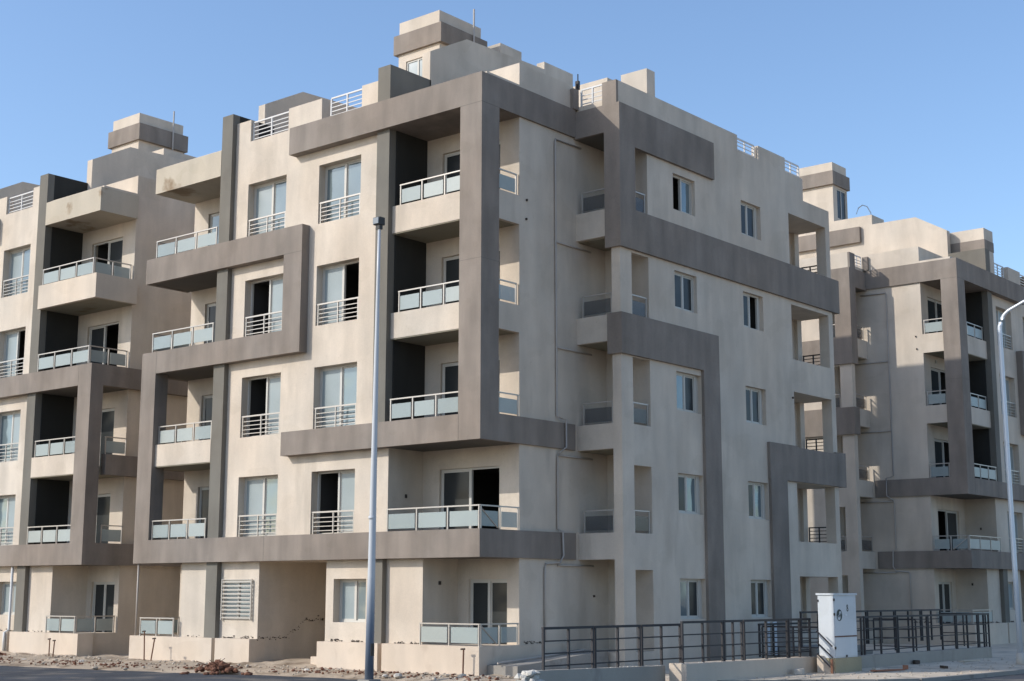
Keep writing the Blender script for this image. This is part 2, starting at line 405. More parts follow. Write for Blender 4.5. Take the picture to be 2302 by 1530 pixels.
    # roof rooms ----------------------------------------------------------
    if 'stairs' in which:
        x0, x1, y0, y1, zt = which['stairs']
        B(x0+.15, x1-.15, y0+.1, y1-.1, 16.2, zt-1.15, 'tower'); B(x0, x1, y0, y1, zt-1.15, zt-.47, 'tband'); B(x0+.17, x1-.17, y0+.1, y1-.15, zt-.47, zt, 'tower')
        dx0, dx1, dz0, dz1 = which.get('door', (x0+.5, x1-.62, 16.4, zt-1.45))
        B(dx0, dx1, y0-.05, y0+.25, dz0, dz1, None)          # glazed doorway recess
    for i, bx in enumerate(which.get('roofboxes', ())): B(*bx[:6], ('%s:r%d' % (bx[6] if len(bx) > 6 else 'roofp', i)))
    # window and door openings --------------------------------------------
    wins = []
    fx = [(-10.02, -8.22), (-6.75, -4.95)]
    for a, b in fx:
        for i in range(1, 5): wins.append(('F', a, b, LV[i]+(.0 if i != 1 else .0), (5.55, 8.62, 11.68, 14.79)[i-1], YF, .25))
    wins.append(('F', -10.53, -9.2, 1.3, 2.46, YF, .02 if 'grille' in which else .2)); wins.append(('F', -5.72, -4.42, 1.27, 2.47, YF, .25))
    for i in range(1, 5): wins.append(('F', -2.99, -.78, LV[i]-.5, LV[i]+1.77, 1.7, .08)); wins.append(('F', -13.75, -11.85, LV[i]-.5, LV[i]+1.77, 1.7, .08))
    wins.append(('F', -1.87, -.5, .3, 2.45, 1.7, .08)); wins.append(('F', -14.25, -12.9, .3, 2.45, 1.7, .08))
    zr = [(1.35, 2.5), (4.37, 5.53), (7.37, 8.53), (10.42, 11.57), (13.45, 14.57)]
    for i, (a, b) in enumerate(zr):
        wins.append(('R', 7.08, 8.44 if i < 3 else 8.3, a, b, 1.47, .12)); wins.append(('R', 11.02, 12.26, a, b, 1.47, .12))
    for o in wins:
        if o[0] == 'F':
            _, a, b, z0, z1, yy, dep = o
            if yy > 1 and z0 > .3: z0 += 0
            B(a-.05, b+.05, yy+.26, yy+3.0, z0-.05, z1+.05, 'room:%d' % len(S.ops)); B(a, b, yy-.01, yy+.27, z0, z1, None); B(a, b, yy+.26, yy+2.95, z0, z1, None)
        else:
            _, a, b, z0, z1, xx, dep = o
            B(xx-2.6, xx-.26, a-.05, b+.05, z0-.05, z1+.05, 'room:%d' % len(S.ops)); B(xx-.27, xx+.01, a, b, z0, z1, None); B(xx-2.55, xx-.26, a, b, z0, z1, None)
    S.build(root, matof)

    # ------ things built from transformed boxes
    def tb(g, x0, x1, y0, y1, z0, z1):
        a = TT((x0, y0, z0)); b = TT((x1, y1, z1)); g.box(a[0], b[0], a[1], b[1], min(a[2], b[2]), max(a[2], b[2]))
    def part(nm, m, parent, *boxes):
        g = G()
        for b in boxes: tb(g, *b)
        return g.build(nm, m, parent)
    rnd = random.Random(hash(name) % 1000 if False else len(name)*7+int(abs(ox)*3))
    # windows: frame > panes
    special = which.get('open', {})
    for k, o in enumerate(wins):
        F_ = o[0] == 'F'; _, a, b, z0, z1, pp, dep = o
        d0, d1 = dep, dep+.07
        if F_:
            R = lambda u0, u1, q0, q1, e0, e1: (u0, u1, pp+q0, pp+q1, e0, e1)
        else:
            R = lambda u0, u1, q0, q1, e0, e1: (pp-q1, pp-q0, u0, u1, e0, e1)
        b_ = b if F_ or k >= 0 and b < 8.4 else b-.13
        if not F_ and b == 8.44: b_ = 8.28
        fw = .055; mid = (a+b_)/2
        boxes = [R(a, a+fw, d0, d1, z0, z1), R(b_-fw, b_, d0, d1, z0, z1), R(a+fw, b_-fw, d0, d1, z0, z0+fw), R(a+fw, b_-fw, d0, d1, z1-fw, z1), R(mid-.035, mid+.035, d0-.005, d1, z0+fw, z1-fw)]
        if b_ != b: boxes.append(R(b_, b, d0+.02, d1-.01, z0, z1))
        win = part('balcony_door' if F_ and pp > 1 else 'window', 'frame', root, *boxes)
        if b_ != b: pass
        mode = special.get(k)
        if mode is None: mode = 'GG'
        for side in (0, 1):
            ch = mode[side]
            u0, u1 = (a+fw, mid-.035) if side == 0 else (mid+.035, b_-fw)
            if ch == 'O': continue
            off = .012 if side == 0 else .034
            # the sash is a thin frame of its own with the pane inside
            sash = part('sash', 'frame', win, R(u0, u0+.035, d0+off, d0+off+.02, z0+fw, z1-fw), R(u1-.035, u1, d0+off, d0+off+.02, z0+fw, z1-fw), R(u0+.035, u1-.035, d0+off, d0+off+.02, z0+fw, z0+fw+.04), R(u0+.035, u1-.035, d0+off, d0+off+.02, z1-fw-.04, z1-fw))
            part('pane', {'G': 'glass', 'D': 'glass_dark', 'C': 'curtain'}[ch], win, R(u0+.035, u1-.035, d0+off+.006, d0+off+.014, z0+fw+.04, z1-fw-.04))
    # Juliet rails in front of the french windows
    for a, b in fx:
        for i in range(1, 5):
            z = LV[i]; y = YF-.0
            r = part('window_railing', 'rail', root, (a, b, .33, .38, z+.62, z+.665))
            for x in (a+.06, (a+b)/2, b-.06): part('post', 'rail', r, (x-.018, x+.018, .335, .375, z, z+.62))
            for j in range(4): part('bar', 'rail', r, (a, b, .345, .365, z+.1+j*.125, z+.122+j*.125))
    # security bars on the ground-floor window
    if 'grille' in which:
        r = part('window_grille', 'rail', root, (-10.56, -10.52, .22, .26, 1.28, 2.48), (-9.21, -9.17, .22, .26, 1.28, 2.48), (-10.52, -9.21, .22, .26, 2.46, 2.48))
        for j in range(10): part('slat', 'rail', r, (-10.52, -9.21, .23, .255, 1.32+j*.118, 1.365+j*.118))
    # glazed balcony railings
    def rail_run(pts, z, posts=None, m='rail', glass='frost', h=.6, gh=(.07, .47)):
        """pts: polyline of (x, y) local, axis-aligned legs"""
        first = None
        for (xa, ya), (xb, yb) in zip(pts[:-1], pts[1:]):
            L = abs(xb-xa)+abs(yb-ya); ux, uy = (xb-xa)/L, (yb-ya)/L
            def q(s0, s1, w, e0, e1):
                x0, x1 = xa+ux*s0, xa+ux*s1; y0, y1 = ya+uy*s0, ya+uy*s1
                return (min(x0, x1)-(w if ux == 0 else 0), max(x0, x1)+(w if ux == 0 else 0), min(y0, y1)-(w if uy == 0 else 0), max(y0, y1)+(w if uy == 0 else 0), e0, e1)
            hr = part('balcony_railing', m, root, q(0, L, .022, z+h-.015, z+h+.02))
            n = max(1, round(L/1.02))
            for i in range(n+1):
                s = min(max(L*i/n, .03), L-.03)
                part('post', m, hr, q(s-.018, s+.018, .018, z, z+h-.015))
            for i in range(n):
                s0, s1 = L*i/n+.07, L*(i+1)/n-.07
                if s1-s0 > .15: part('glass_panel', rnd.choice(('frost', 'frost', 'frost_b', 'frost_c')) if glass == 'frost' else glass, hr, q(s0, s1, .006, z+gh[0], z+gh[1]))
            first = first or hr
        return first
    for i in (1, 2, 3, 4):
        z = LV[i]
        if i == 1: rail_run([(-3.45, .09), (-.07, .09), (-.07, 1.66)], z)
        elif i == 2: rail_run([(-3.4, .1), (-.8, .1)], z); rail_run([(-.07, .76), (-.07, 1.66)], z)
        else: rail_run([(-3.4, .37), (-.8, .37)], z); rail_run([(-.15, .76), (-.15, 1.66)], z)
    rail_run([(-2.2, .12), (-.08, .12), (-.08, 1.66)], LV[0], h=.55)
    rail_run([(-14.4, 1.66), (-14.4, .12), (-12.66, .12)], LV[0], h=.55)
    rail_run([(-13.97, .1), (-11.25, .1)], LV[1]); rail_run([(-13.97, .2), (-11.25, .2)], LV[2])
    rail_run([(-14.62, .76), (-14.62, 1.66)], LV[1]); rail_run([(-14.62, .76), (-14.62, 1.66)], 6.75)
    rail_run([(-14.4, 1.66), (-14.4, .12), (-11.25, .12)], LV[3]); rail_run([(-14.4, 1.66), (-14.4, .12), (-11.25, .12)], LV[4])
    for i, (a, b) in enumerate(tz):
        rail_run([(.08, 4.36), (1.15, 4.36)], b, glass='glass_tint', h=.62); rail_run([(1.4, 4.9), (1.4, 5.68)], b, glass='glass_tint', h=.62)
    for z, x in ((LV[1], -.07), (LV[0], -.08)):
        g = G(); g.tube([TT((x+.012, .16, z+.5)), TT((x+.012, .78, z+.04))], .018, 6); ob = g.build('brace', 'rail', root); fixnormals(ob)
    # barred rails on the far corner balconies
    for a, b in fo[1:]:
        r = part('barred_railing', 'black_rail', root, (.3, 1.1, 16.98, 17.02, a+.55, a+.59))
        for x in (.32, .7, 1.08): part('post', 'black_rail', r, (x-.02, x+.02, 16.98, 17.02, a, a+.55))
        for j in range(4): part('bar', 'black_rail', r, (.3, 1.1, 16.99, 17.01, a+.08+j*.12, a+.105+j*.12))
    # white bars in the roof gaps
    def roof_rail(pts, z, h=.62, nb=4):
        for (xa, ya), (xb, yb) in zip(pts[:-1], pts[1:]):
            X0, X1, Y0, Y1 = min(xa, xb), max(xa, xb), min(ya, yb), max(ya, yb); w = .02
            wx, wy = (0, w) if X1 > X0 else (w, 0)
            r = part('roof_railing', 'white_rail', root, (X0-wx, X1+wx, Y0-wy, Y1+wy, z+h, z+h+.045))
            for t in (0, .5, 1):
                x, y = X0+(X1-X0)*t, Y0+(Y1-Y0)*t; part('post', 'white_rail', r, (x-.022, x+.022, y-.022, y+.022, z, z+h))
            for j in range(nb): part('bar', 'white_rail', r, (X0-wx*.5, X1+wx*.5, Y0-wy*.5, Y1+wy*.5, z+.08+j*.13, z+.105+j*.13))
    roof_rail([(-9.96, .4), (-8.23, .4)], 16.2); roof_rail([(-6.38, .4), (-5.0, .4)], 16.2); roof_rail([(.12, 4.34), (.94, 4.34)], 16.05, .64)
    roof_rail([(1.35, 10.95), (1.35, 12.15)], 16.2, .44); roof_rail([(1.35, 14.02), (1.35, 15.15)], 16.2, .44)
    # gable-topped screen walls on the roof
    def screen(x0, x1, prof):
        poly = [TT((x0, y, z)) for y, z in prof]; p2 = [TT((x1, y, z)) for y, z in prof]
        g = G(); g.prism(poly, Vector(p2[0])-Vector(poly[0])); ob = g.build('roof_screen_wall', 'cream', root); fixnormals(ob)
    for sc_ in which.get('screens', ()): screen(*sc_)
    for b in ((-.78, 0, -.003, .0, 15.245, 15.256), (0, .003, 0, .74, 15.245, 15.256), (-.78, 0, -.003, .0, 10.9, 10.908), (0, .003, 0, .74, 10.9, 10.908), (-.775, -.765, -.003, 0, 6.05, 6.75), (-14.0, -13.99, -.003, 0, 9.1, 9.82), (-8.43, -8.42, -.003, 0, 3.0, 3.73)): part('joint', 'slabgrey', root, b)
    if 'cframe' in which: part('joint', 'slabgrey', root, (-7.9, -7.1, -.003, .0, 12.145, 12.155))
    # rain pipes ----------------------------------------------------------
    def pipe(pts, r=.027, nm='drain_pipe', m='pipe'):
        g = G(); g.tube([TT(p) for p in pts], r, 8); ob = g.build(nm, m, root, True); fixnormals(ob)
    X = -.04
    pipe([(X, 4.5, 15.0), (X, 3.3, 14.99), (X, 3.27, 14.9), (X, 3.3, 6.95), (X+.1, 3.36, 6.9), (X+.1, 3.6, 6.86), (X+.1, 3.6, 6.1), (X+.04, 3.34, 5.9), (X, 3.32, 5.8), (X, 3.32, 3.84), (X+.1, 3.42, 3.76), (X+.1, 3.45, 3.1), (X+.06, 3.35, 2.9), (X, 2.8, 2.86), (X, 2.75, 2.75), (X, 2.75, .8)])
    for z in (11.95, 8.9, 5.86, 2.84): pipe([(X, 3.32, z), (X, 4.95, z-.01)], .025)
    pipe([(-14.58, .1 if ox > -10 else .1, 3.0), (-14.58, .1, .74)], .03) if 'cframe' in which else None
    pipe([(-10.4 if True else 0, .12, 2.98), (-10.4, .12, .8), (-10.4, -.05, .7), (-10.4, -.05, 0)], .05, m='white_rail') if name == 'apartment_block' and ox < -10 else None
    if 'stairs' in which:
        x0, x1, y0, y1, zt = which['stairs']
        m_ = (dx0+dx1)/2; yy0, yy1 = y0+.26, y0+.3
        g = part('glazed_door', 'frame', root, (dx0, dx0+.06, y0+.14, y0+.2, dz0, dz1), (dx1-.06, dx1, y0+.14, y0+.2, dz0, dz1), (m_-.03, m_+.03, y0+.14, y0+.2, dz0, dz1), (dx0+.06, m_-.03, y0+.14, y0+.2, dz1-.06, dz1), (m_+.03, dx1-.06, y0+.14, y0+.2, dz1-.06, dz1))
        for a, b in ((dx0+.06, m_-.03), (m_+.03, dx1-.06)): part('pane', which.get('doorglass', 'curtain'), g, (a, b, y0+.165, y0+.175, dz0, dz1-.06))
        vx, vy, v0, v1 = which.get('vent', (x1+.04, y1-.75, zt-2.2, zt+.45))
        pipe([(vx, vy, v0), (vx, vy, v1)], .032, 'vent_pipe', 'pipe')
    # torn flakes of render along the top of the plinth, wall fixtures
    rr = random.Random(3)
    g = G()
    def flakes(x0, x1, y, z, n):
        for _ in range(n):
            x = rr.uniform(x0, x1); s = rr.uniform(.012, .032)
            p = TT((x, y-.004, z+rr.uniform(0, .03)+(.05*rr.random() if rr.random() < .3 else 0))); g.rock(p, s, rr.randint(0, 9999))
    flakes(-10.5, -9.9, YF, .745, 22); flakes(-9.7, -9.1, YF, .745, 22); flakes(-5.8, -5.3, YF, .745, 26); flakes(-4.95, -4.5, YF, .745, 18); flakes(-3.3, -2.9, YF, .745, 14); flakes(-2.7, -2.3, YF, .745, 14)
    flakes(-12.2, -11.3, YF, .745, 12)
    for t in np.linspace(0, 1, 46):                       # the ragged line inside the entrance passage
        y = .25+t*2.75; z = .74 if t < .42 else .74+.52*min(1, (t-.42)/.28)+.03*math.sin(t*30)
        if rr.random() < .85:
            for _ in range(2): g.rock(TT((-8.925, y+rr.uniform(0, .07), z+rr.gauss(.02, .025))), rr.uniform(.007, .03), rr.randint(0, 9999))
    for _ in range(30): g.rock(TT((-.075, rr.uniform(1.85, 2.7), .76+rr.uniform(0, .1)*rr.random())), rr.uniform(.012, .03), rr.randint(0, 9999))
    ob = g.build('render_flakes', 'chip', root); ob['kind'] = 'stuff'
    for p in ((-3.65, 1.0, 4.75), (-2.28, .95, 2.35)): part('wall_fixture', 'chip', root, (p[0], p[0]+.06, p[1]-.03, p[1]+.03, p[2]-.05, p[2]+.05))
    for p in ((-.08, 1.98, 12.35), (-.08, 2.0, 12.9), (1.47, 14.0, 8.45), (-.08, 5.0, 2.0)): part('wall_fixture', 'chip', root, (p[0]+.0, p[0]+.05, p[1]-.02, p[1]+.02, p[2]-.03, p[2]+.03))
    part('wall_fixture', 'frame', root, (-1.35, -1.25, 1.64, 1.7, 11.85, 11.98))
    return root

# tinted glass of the tower railings, see-through
m = bpy.data.materials.new('tinted_glass'); m.use_nodes = True; n = m.node_tree.nodes; L = m.node_tree.links
p = n['Principled BSDF']; p.inputs['Base Color'].default_value = (.06, .065, .07, 1); p.inputs['Roughness'].default_value = .12; p.inputs['Alpha'].default_value = .45
MATS['glass_tint'] = m
# old float glass and film bow a little: wavy normals on the panes
for nm_ in ('glass', 'glass_dark', 'curtain'):
    m = MATS[nm_]; n = m.node_tree.nodes; L = m.node_tree.links; p = [q for q in n if q.type == 'BSDF_PRINCIPLED'][0]
    g_ = n.new('ShaderNodeNewGeometry'); t_ = n.new('ShaderNodeTexNoise'); t_.inputs['Scale'].default_value = .9; t_.inputs['Detail'].default_value = 1
    L.new(g_.outputs['Position'], t_.inputs['Vector']); b_ = n.new('ShaderNodeBump'); b_.inputs['Strength'].default_value = .5; b_.inputs['Distance'].default_value = .12
    L.new(t_.outputs['Fac'], b_.inputs['Height']); L.new(b_.outputs[0], p.inputs['Normal'])

SCREEN = [(1.8, 16.2), (1.8, 18.1), (3.45, 18.98), (7.3, 19.12), (7.3, 19.38), (8.85, 19.38), (8.85, 16.2)]
# window index -> state of (left, right) leaf: G glass, C curtained/pale, D dark, O open to the dark room
# order: col1 storeys 2..5, col2 storeys 2..5, two ground windows, then door pairs (corner, left) storeys 2..5, ground doors, then tower pairs from the ground up
OPEN1 = {0: 'CG', 1: 'OC', 2: 'OC', 3: 'CG', 4: 'OC', 5: 'CG', 6: 'CO', 7: 'GG', 8: 'CC', 9: 'CG', 10: 'DO', 11: 'DD', 12: 'DD', 13: 'DD', 14: 'DD', 15: 'DD', 16: 'DD', 17: 'GD', 18: 'DD', 19: 'DD',
         20: 'GD', 21: 'DD', 22: 'DG', 23: 'DG', 24: 'GD', 25: 'GG', 26: 'GG', 27: 'DO', 28: 'OG', 29: 'GG'}
OPEN1 = {k: ('DD' if v == 'GG' and k >= 20 else v) for k, v in OPEN1.items()}
OPEN2 = dict(OPEN1); OPEN2.update({0: 'CG', 1: 'CG', 2: 'OC', 3: 'GC', 11: 'DD', 13: 'DD', 15: 'OD', 17: 'DO'})
OPEN3 = dict(OPEN1); OPEN3.update({10: 'DO', 12: 'OD', 14: 'OD', 16: 'DD', 18: 'DD', 4: 'CC', 5: 'CC', 6: 'CC', 7: 'CC', 0: 'GG'})

apartment_block('apartment_block', 'large middle cream and grey apartment block with its big grey corner frame nearest the camera', (0, 0, 0), lambda p: p,
    dict(cframe=1, grille=1, stairs=(-8.34, -6.16, 5.0, 7.35, 21.2), open=OPEN1,
         roofboxes=((-13.3, -7.0, 15.5, 17.05, 16.2, 21.95), (-8.0, -6.0, 7.85, 9.0, 16.2, 20.8), (-1.04, -.04, 8.0, 8.45, 16.2, 18.5)),  # first box is an unseen blocker, added to shade the rear right block
         screens=((-3.63, -3.95, SCREEN), (-11.12, -11.44, SCREEN[:3]+[(6.2, 19.1), (6.2, 16.2)]))))
apartment_block('apartment_block', 'apartment block cut by the left photo edge, with projecting balconies and a black side wall', (-32.35, 0, 0), lambda p: (-32.35-p[0], p[1], p[2]),
    dict(stairs=(-9.75, -7.63, 5.0, 7.42, 21.2), vent=(-9.82, 6.6, 19.0, 21.6), open=OPEN2,
         roofboxes=((-11.15, -10.1, 5.2, 7.0, 16.2, 19.42),),
         screens=((-11.12, -11.44, SCREEN[:4]+[(7.3, 16.2)]), (-3.63, -3.95, SCREEN[:4]+[(7.3, 16.2)]))))
apartment_block('apartment_block', 'rear apartment block on the right, half in shadow, behind the curved-arm lamp', (.7, 30.05, .13), lambda p: (.7-p[1], 30.05-p[0], p[2]+.13),
    dict(cframe=1, stairs=(-5.95, -4.15, 7.7, 9.9, 22.85), open=OPEN3, door=(-5.72, -4.72, 20.1, 21.6), doorglass='glass_dark', vent=(-6.0, 7.6, 20, 20.1),
         roofboxes=((-5.0, -3.7, 5.53, 11.5, 16.2, 19.67), (-3.63, -3.45, 6.07, 11.5, 18.38, 19.13, 'tband'), (-5.2, -4.15, .35, 2.0, 16.2, 17.75), (-5.22, -4.13, .33, 2.02, 17.3, 17.75, 'tband'), (-5.2, -4.15, .35, 2.0, 17.75, 18.28)),
         screens=((-3.63, -3.95, [(1.85, 16.2), (1.85, 18.3), (3.33, 19.16), (11.5, 19.2), (11.5, 16.2)]),)))

# ------------------------------------------------------------------ low walls, railings, ramp, steps
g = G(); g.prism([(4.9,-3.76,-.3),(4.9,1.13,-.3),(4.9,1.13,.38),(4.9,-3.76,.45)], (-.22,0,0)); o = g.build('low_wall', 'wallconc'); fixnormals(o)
tag(o, 'low rendered wall at the front under the leftmost black railing, its left end crumbled', 'low wall')
g = G(); g.prism([(5.5,1.13,-.3),(5.5,7.6,-.3),(5.5,7.6,.40),(5.5,1.13,.44)], (-.49,0,0)); o = g.build('low_wall', 'cream_low'); fixnormals(o)
tag(o, 'low rendered wall with a sunlit square end, left of the white cabinet', 'low wall')
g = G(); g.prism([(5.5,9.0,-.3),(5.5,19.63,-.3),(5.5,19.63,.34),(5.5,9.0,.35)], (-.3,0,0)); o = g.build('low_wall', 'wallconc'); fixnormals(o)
tag(o, 'low rendered wall running right from behind the white cabinet', 'low wall')
st = thing('stair_wall', 'sloping cream stair wall coming down in front of the white cabinet', 'stair wall', (5.7, 7.2, 0))
g = G(); g.prism([(-.02,0,-.2),(-.02,0,.46),(.12,0,.44),(.42,0,.04),(.42,0,-.2)], (0,.2,0)); o = g.build('wall_body', 'cream_low', st); fixnormals(o)

def railing(label, x, ys, zb, zt, top, grp, zs=(.0, .27, .54)):
    """black steel railing panels between the pairs in ys; panel = top bar with posts and bars below it"""
    r = thing('railing', label, 'railing', (x, ys[0][0], zb), grp)
    for a, b in ys:
        a -= ys[0][0]; b -= ys[0][0]
        pn = G().box(-.03, .03, a-.03, b+.03, top-zb-.03, top-zb+.025).build('railing_panel', 'black_rail', r)
        for y in (a, (a+b)/2, b): G().box(-.025, .025, y-.025, y+.025, -.02, top-zb-.03).build('post', 'black_rail', pn)
        for k in range(3):
            z = (top-zb)*(.1+.29*k); G().box(-.016, .016, a+.025, (a+b)/2-.025, z, z+.03).build('bar', 'black_rail', pn); G().box(-.016, .016, (a+b)/2+.025, b-.025, z, z+.03).build('bar', 'black_rail', pn)
    return r
GR = 'black railings round the forecourt'
railing('long black railing on the leftmost low wall, ending at the rubble', 4.79, [(-3.39,-1.61),(-1.52,.23),(.33,1.96)], .42, .7, 1.33, GR)
railing('long black railing on the low wall left of the white cabinet', 5.3, [(1.28,3.08),(3.15,4.01),(4.12,6.32),(6.4,7.55)], .43, .7, 1.40, GR)
railing('long black railing on the low wall right of the white cabinet', 5.35, [(9.1,10.5),(10.69,12.8),(12.9,14.96),(15.05,17.11),(17.2,18.9),(19.0,19.85)], .35, .7, 1.42, GR)
railing('upper black railing behind the one right of the white cabinet', 3.6, [(10.2,12.3),(12.4,14.4),(14.5,16.4),(16.5,18.4),(18.5,20.0)], .55, .9, 1.54, GR)
railing('short dark railing deep in the forecourt before the tower balcony', 2.9, [(9.0,10.6),(10.7,12.0)], .3, .7, 1.2, GR)
def xrail(label, y, xs, zb, top, m='black_rail'):
    r = thing('railing', label, 'railing', (xs[0], y, zb), GR)
    G().box(0, xs[1]-xs[0], -.025, .025, top-zb-.03, top-zb+.02).build('handrail', m, r)
    n = max(1, round((xs[1]-xs[0])/.8))
    for i in range(n+1):
        x = (xs[1]-xs[0])*i/n; G().box(x-.02, x+.02, -.02, .02, 0, top-zb-.03).build('post', m, r)
    for k in range(3):
        z = (top-zb)*(.12+.27*k); G().box(.02, xs[1]-xs[0]-.02, -.014, .014, z, z+.028).build('bar', m, r)
xrail('cross railing of the forecourt between the two long railings, left of the cabinet', 9.0, (3.0, 5.0), .2, 1.15)
xrail('cross railing closing the right end of the forecourt', 19.85, (3.7, 5.25), .34, 1.42)
xrail('cross railing halfway along the forecourt right of the cabinet', 14.7, (3.7, 5.1), .34, 1.3)
# sloping hand rails beside the cabinet
hr = thing('stair_railing', 'three sloping black hand rails in front of the sunlit cabinet side', 'railing', (5.74, 7.12, .4))
for z0, z1, nm in ((1.1, .70, 'handrail'), (.8, .41, 'bar'), (.5, .16, 'bar')):
    gg = G(); gg.tube([(.0, 0, z0-.4), (.45 if nm == 'handrail' or z0 == .8 else .38, 0, z1-.4)], .02, 6); ob = gg.build(nm, 'black_rail', hr); fixnormals(ob)
G().box(.39, .45, -.03, .03, -.45, -.03).build('post', 'rust', hr)

g = G(); g.prism([(.02,.3,-.2),(.02,4.15,-.2),(.02,4.15,.56),(.02,.3,.27)], (1.0,0,0)); o = g.build('ramp', 'concrete'); fixnormals(o)
tag(o, 'grey concrete ramp rising along the shaded side wall of the middle block', 'ramp')
g = G(); g.tube([(.45,.2,.33),(.45,2.6,.48),(.45,3.8,.56)], .025, 6); o = g.build('conduit', 'pipe'); fixnormals(o)
tag(o, 'thin pale conduit lying along the grey ramp', 'pipe')
st = thing('entrance_steps', 'low concrete steps inside the forecourt behind the railing', 'steps', (2.6, 12.4, 0))
for k in range(3): G().box(-1.0, .9-.3*k, 0, 3.2, .15*k, .15*k+.15).build('step', 'concrete', st)
st = thing('entrance_steps', 'small stone step at the right of the shaded entrance passage', 'steps', (-6.4, .3, 0))
G().box(-.2, .36, .0, 1.2, -.1, .30).build('step', 'cream_low', st)
for i, (a, b) in enumerate(((11.66, 11.78), (12.0, 12.2))):
    G().box(1.62, 1.66, a, b, .2, 1.22).build('board', 'cabinet')
    tag(bpy.context.scene.objects[-1] if False else bpy.data.objects['board' if i == 0 else 'board.001'], ('narrow pale board leaning on the shaded tower wall, left of the wider one', 'wider pale board leaning on the shaded tower wall behind the railing')[i], 'board')

# ------------------------------------------------------------------ utility cabinet
cab = thing('utility_cabinet', 'tall white metal utility cabinet on a concrete base with a round dark emblem', 'utility cabinet', (6.14, 7.35, 0))
G().box(-.46, 0, 0, 1.30, .39, 2.04).build('body', 'cabinet', cab)
G().box(-.50, .03, -.03, 1.34, 2.04, 2.09).build('lid', 'cabinet', cab)
G().box(-.50, .012, -.02, 1.5, -.1, .385).build('base', 'cab_base', cab)
G().box(.0, .016, .03, 1.27, .97, 2.0).build('door', 'cabinet', cab)
G().box(.0, .016, .03, 1.27, .43, .925).build('lower_door', 'cabinet', cab)
G().box(.0, .022, .02, 1.28, .935, .962).build('joint_strip', 'rust', cab)
for z in (.62, 1.5, 1.88): G().box(.0, .035, -.012, .03, z, z+.07).build('hinge', 'black_rail', cab)
G().box(-.47, -.43, -.012, .0, 1.86, 1.92).build('hinge', 'black_rail', cab)
G().box(.016, .035, .6, .66, .40, .46).build('lock', 'black_rail', cab)
G().box(.016, .03, .62, .72, 1.49, 1.53).build('handle', 'galv', cab)
# emblem: dark ring, pale S-shaped mark inside
def flat_disc(cy, cz, ry, rz, x, n=28, a0=0, a1=2*math.pi, ri=0.0):
    g = G(); V = []; 
    for i in range(n+1):
        t = a0+(a1-a0)*i/n; V.append((x, cy+ry*math.cos(t), cz+rz*math.sin(t))); V.append((x, cy+ry*ri*math.cos(t), cz+rz*ri*math.sin(t)))
    for v in V: g.v.append(v); 
    for v in V: g.v.append((v[0]+.003, v[1], v[2]))
    m_ = len(V)
    for i in range(n):
        a, b, c, d = 2*i, 2*i+1, 2*i+3, 2*i+2
        g.f += [(a+m_, b+m_, c+m_, d+m_), (a, d, d+m_, a+m_), (b, b+m_, c+m_, c)]
    return g
flat_disc(.29, 1.51, .16, .155, .017, ri=.0).build('emblem', 'ink', cab)
flat_disc(.26, 1.45, .075, .07, .021, ri=.25).build('emblem_mark', 'cabinet', cab)
flat_disc(.33, 1.56, .055, .055, .021, a0=-.6, a1=3.6, ri=.35).build('emblem_mark', 'cabinet', cab)
g = G(); g.prism([(.021,.28,1.55),(.021,.33,1.53),(.021,.25,1.44),(.021,.21,1.47)], (.003,0,0)); o = g.build('emblem_mark', 'cabinet', cab); fixnormals(o)
g8 = flat_disc(.76, 1.745, .045, .045, .017, ri=.45); g8b = flat_disc(.77, 1.655, .05, .05, .017, ri=.55)
o = g8.build('painted_eight', 'ink', cab); o = g8b.build('painted_eight', 'chip', cab)

# ------------------------------------------------------------------ lamp posts
lp = thing('street_lamp', 'tall straight lamp pole with a square black floodlight, in front of the middle block', 'street lamp', (-1.41, -2.5, 0), 'street lamps')
g = G(); g.tube([(.08*t/8,0,-.15+11.7*t/8) for t in range(9)], .112, 16, .036); o = g.build('pole', 'foot_shaded', lp, True)
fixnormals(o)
g = G(); g.box(-.07,.16,-.08,.12,11.5,11.70); o = g.build('floodlight_housing', 'lamp_head', lp)
g = G(); g.box(-.05,.14,-.11,-.08,11.52,11.68); o = g.build('lens', 'lamp_glass', lp)
g = G(); g.box(-.01,.13,-.05,.07,11.38,11.5); g.build('bracket', 'lamp_head', lp)
G().box(-.2,.2,-.2,.2,-.12,-.02).build('base_plate', 'concrete', lp)
g = G(); g.tube([(.012,0,3.9),(.014,0,3.98)], .098, 16); o = g.build('joint_ring', 'foot_shaded', lp, True); fixnormals(o)
G().box(.09,.112,-.06,.05,.55,.85).build('access_hatch', 'lamp_head', lp)
lp = thing('street_lamp', 'white street lamp pole with a curved arm at the right edge', 'street lamp', (8.01, 15.54, 0), 'street lamps')
pts = [(0,0,.3),(-.02,0,3),(-.04,0,6),(-.055,0,9),(-.06,0,10.2)]
for i in range(1, 8):
    t = i/7*math.radians(70); pts.append((-.06+.62*(1-math.cos(t)), 0, 10.2+.66*math.sin(t)))
pts += [(.75,0,11.0),(1.3,0,11.17),(1.9,0,11.3)]
g = G(); g.tube(pts, .080, 14, .042); o = g.build('pole', 'galv', lp, True); fixnormals(o)
g = G(); g.tube([(0,0,-.1),(0,0,.34)], .15, 14, .12); o = g.build('pole_base', 'pale_stone', lp, True); fixnormals(o)
g = G(); g.prism([(1.8,-.16,11.25),(2.5,-.13,11.36),(2.5,.13,11.36),(1.8,.16,11.25)], (0,0,.13)); o = g.build('lamp_head', 'lamp_head', lp); fixnormals(o)

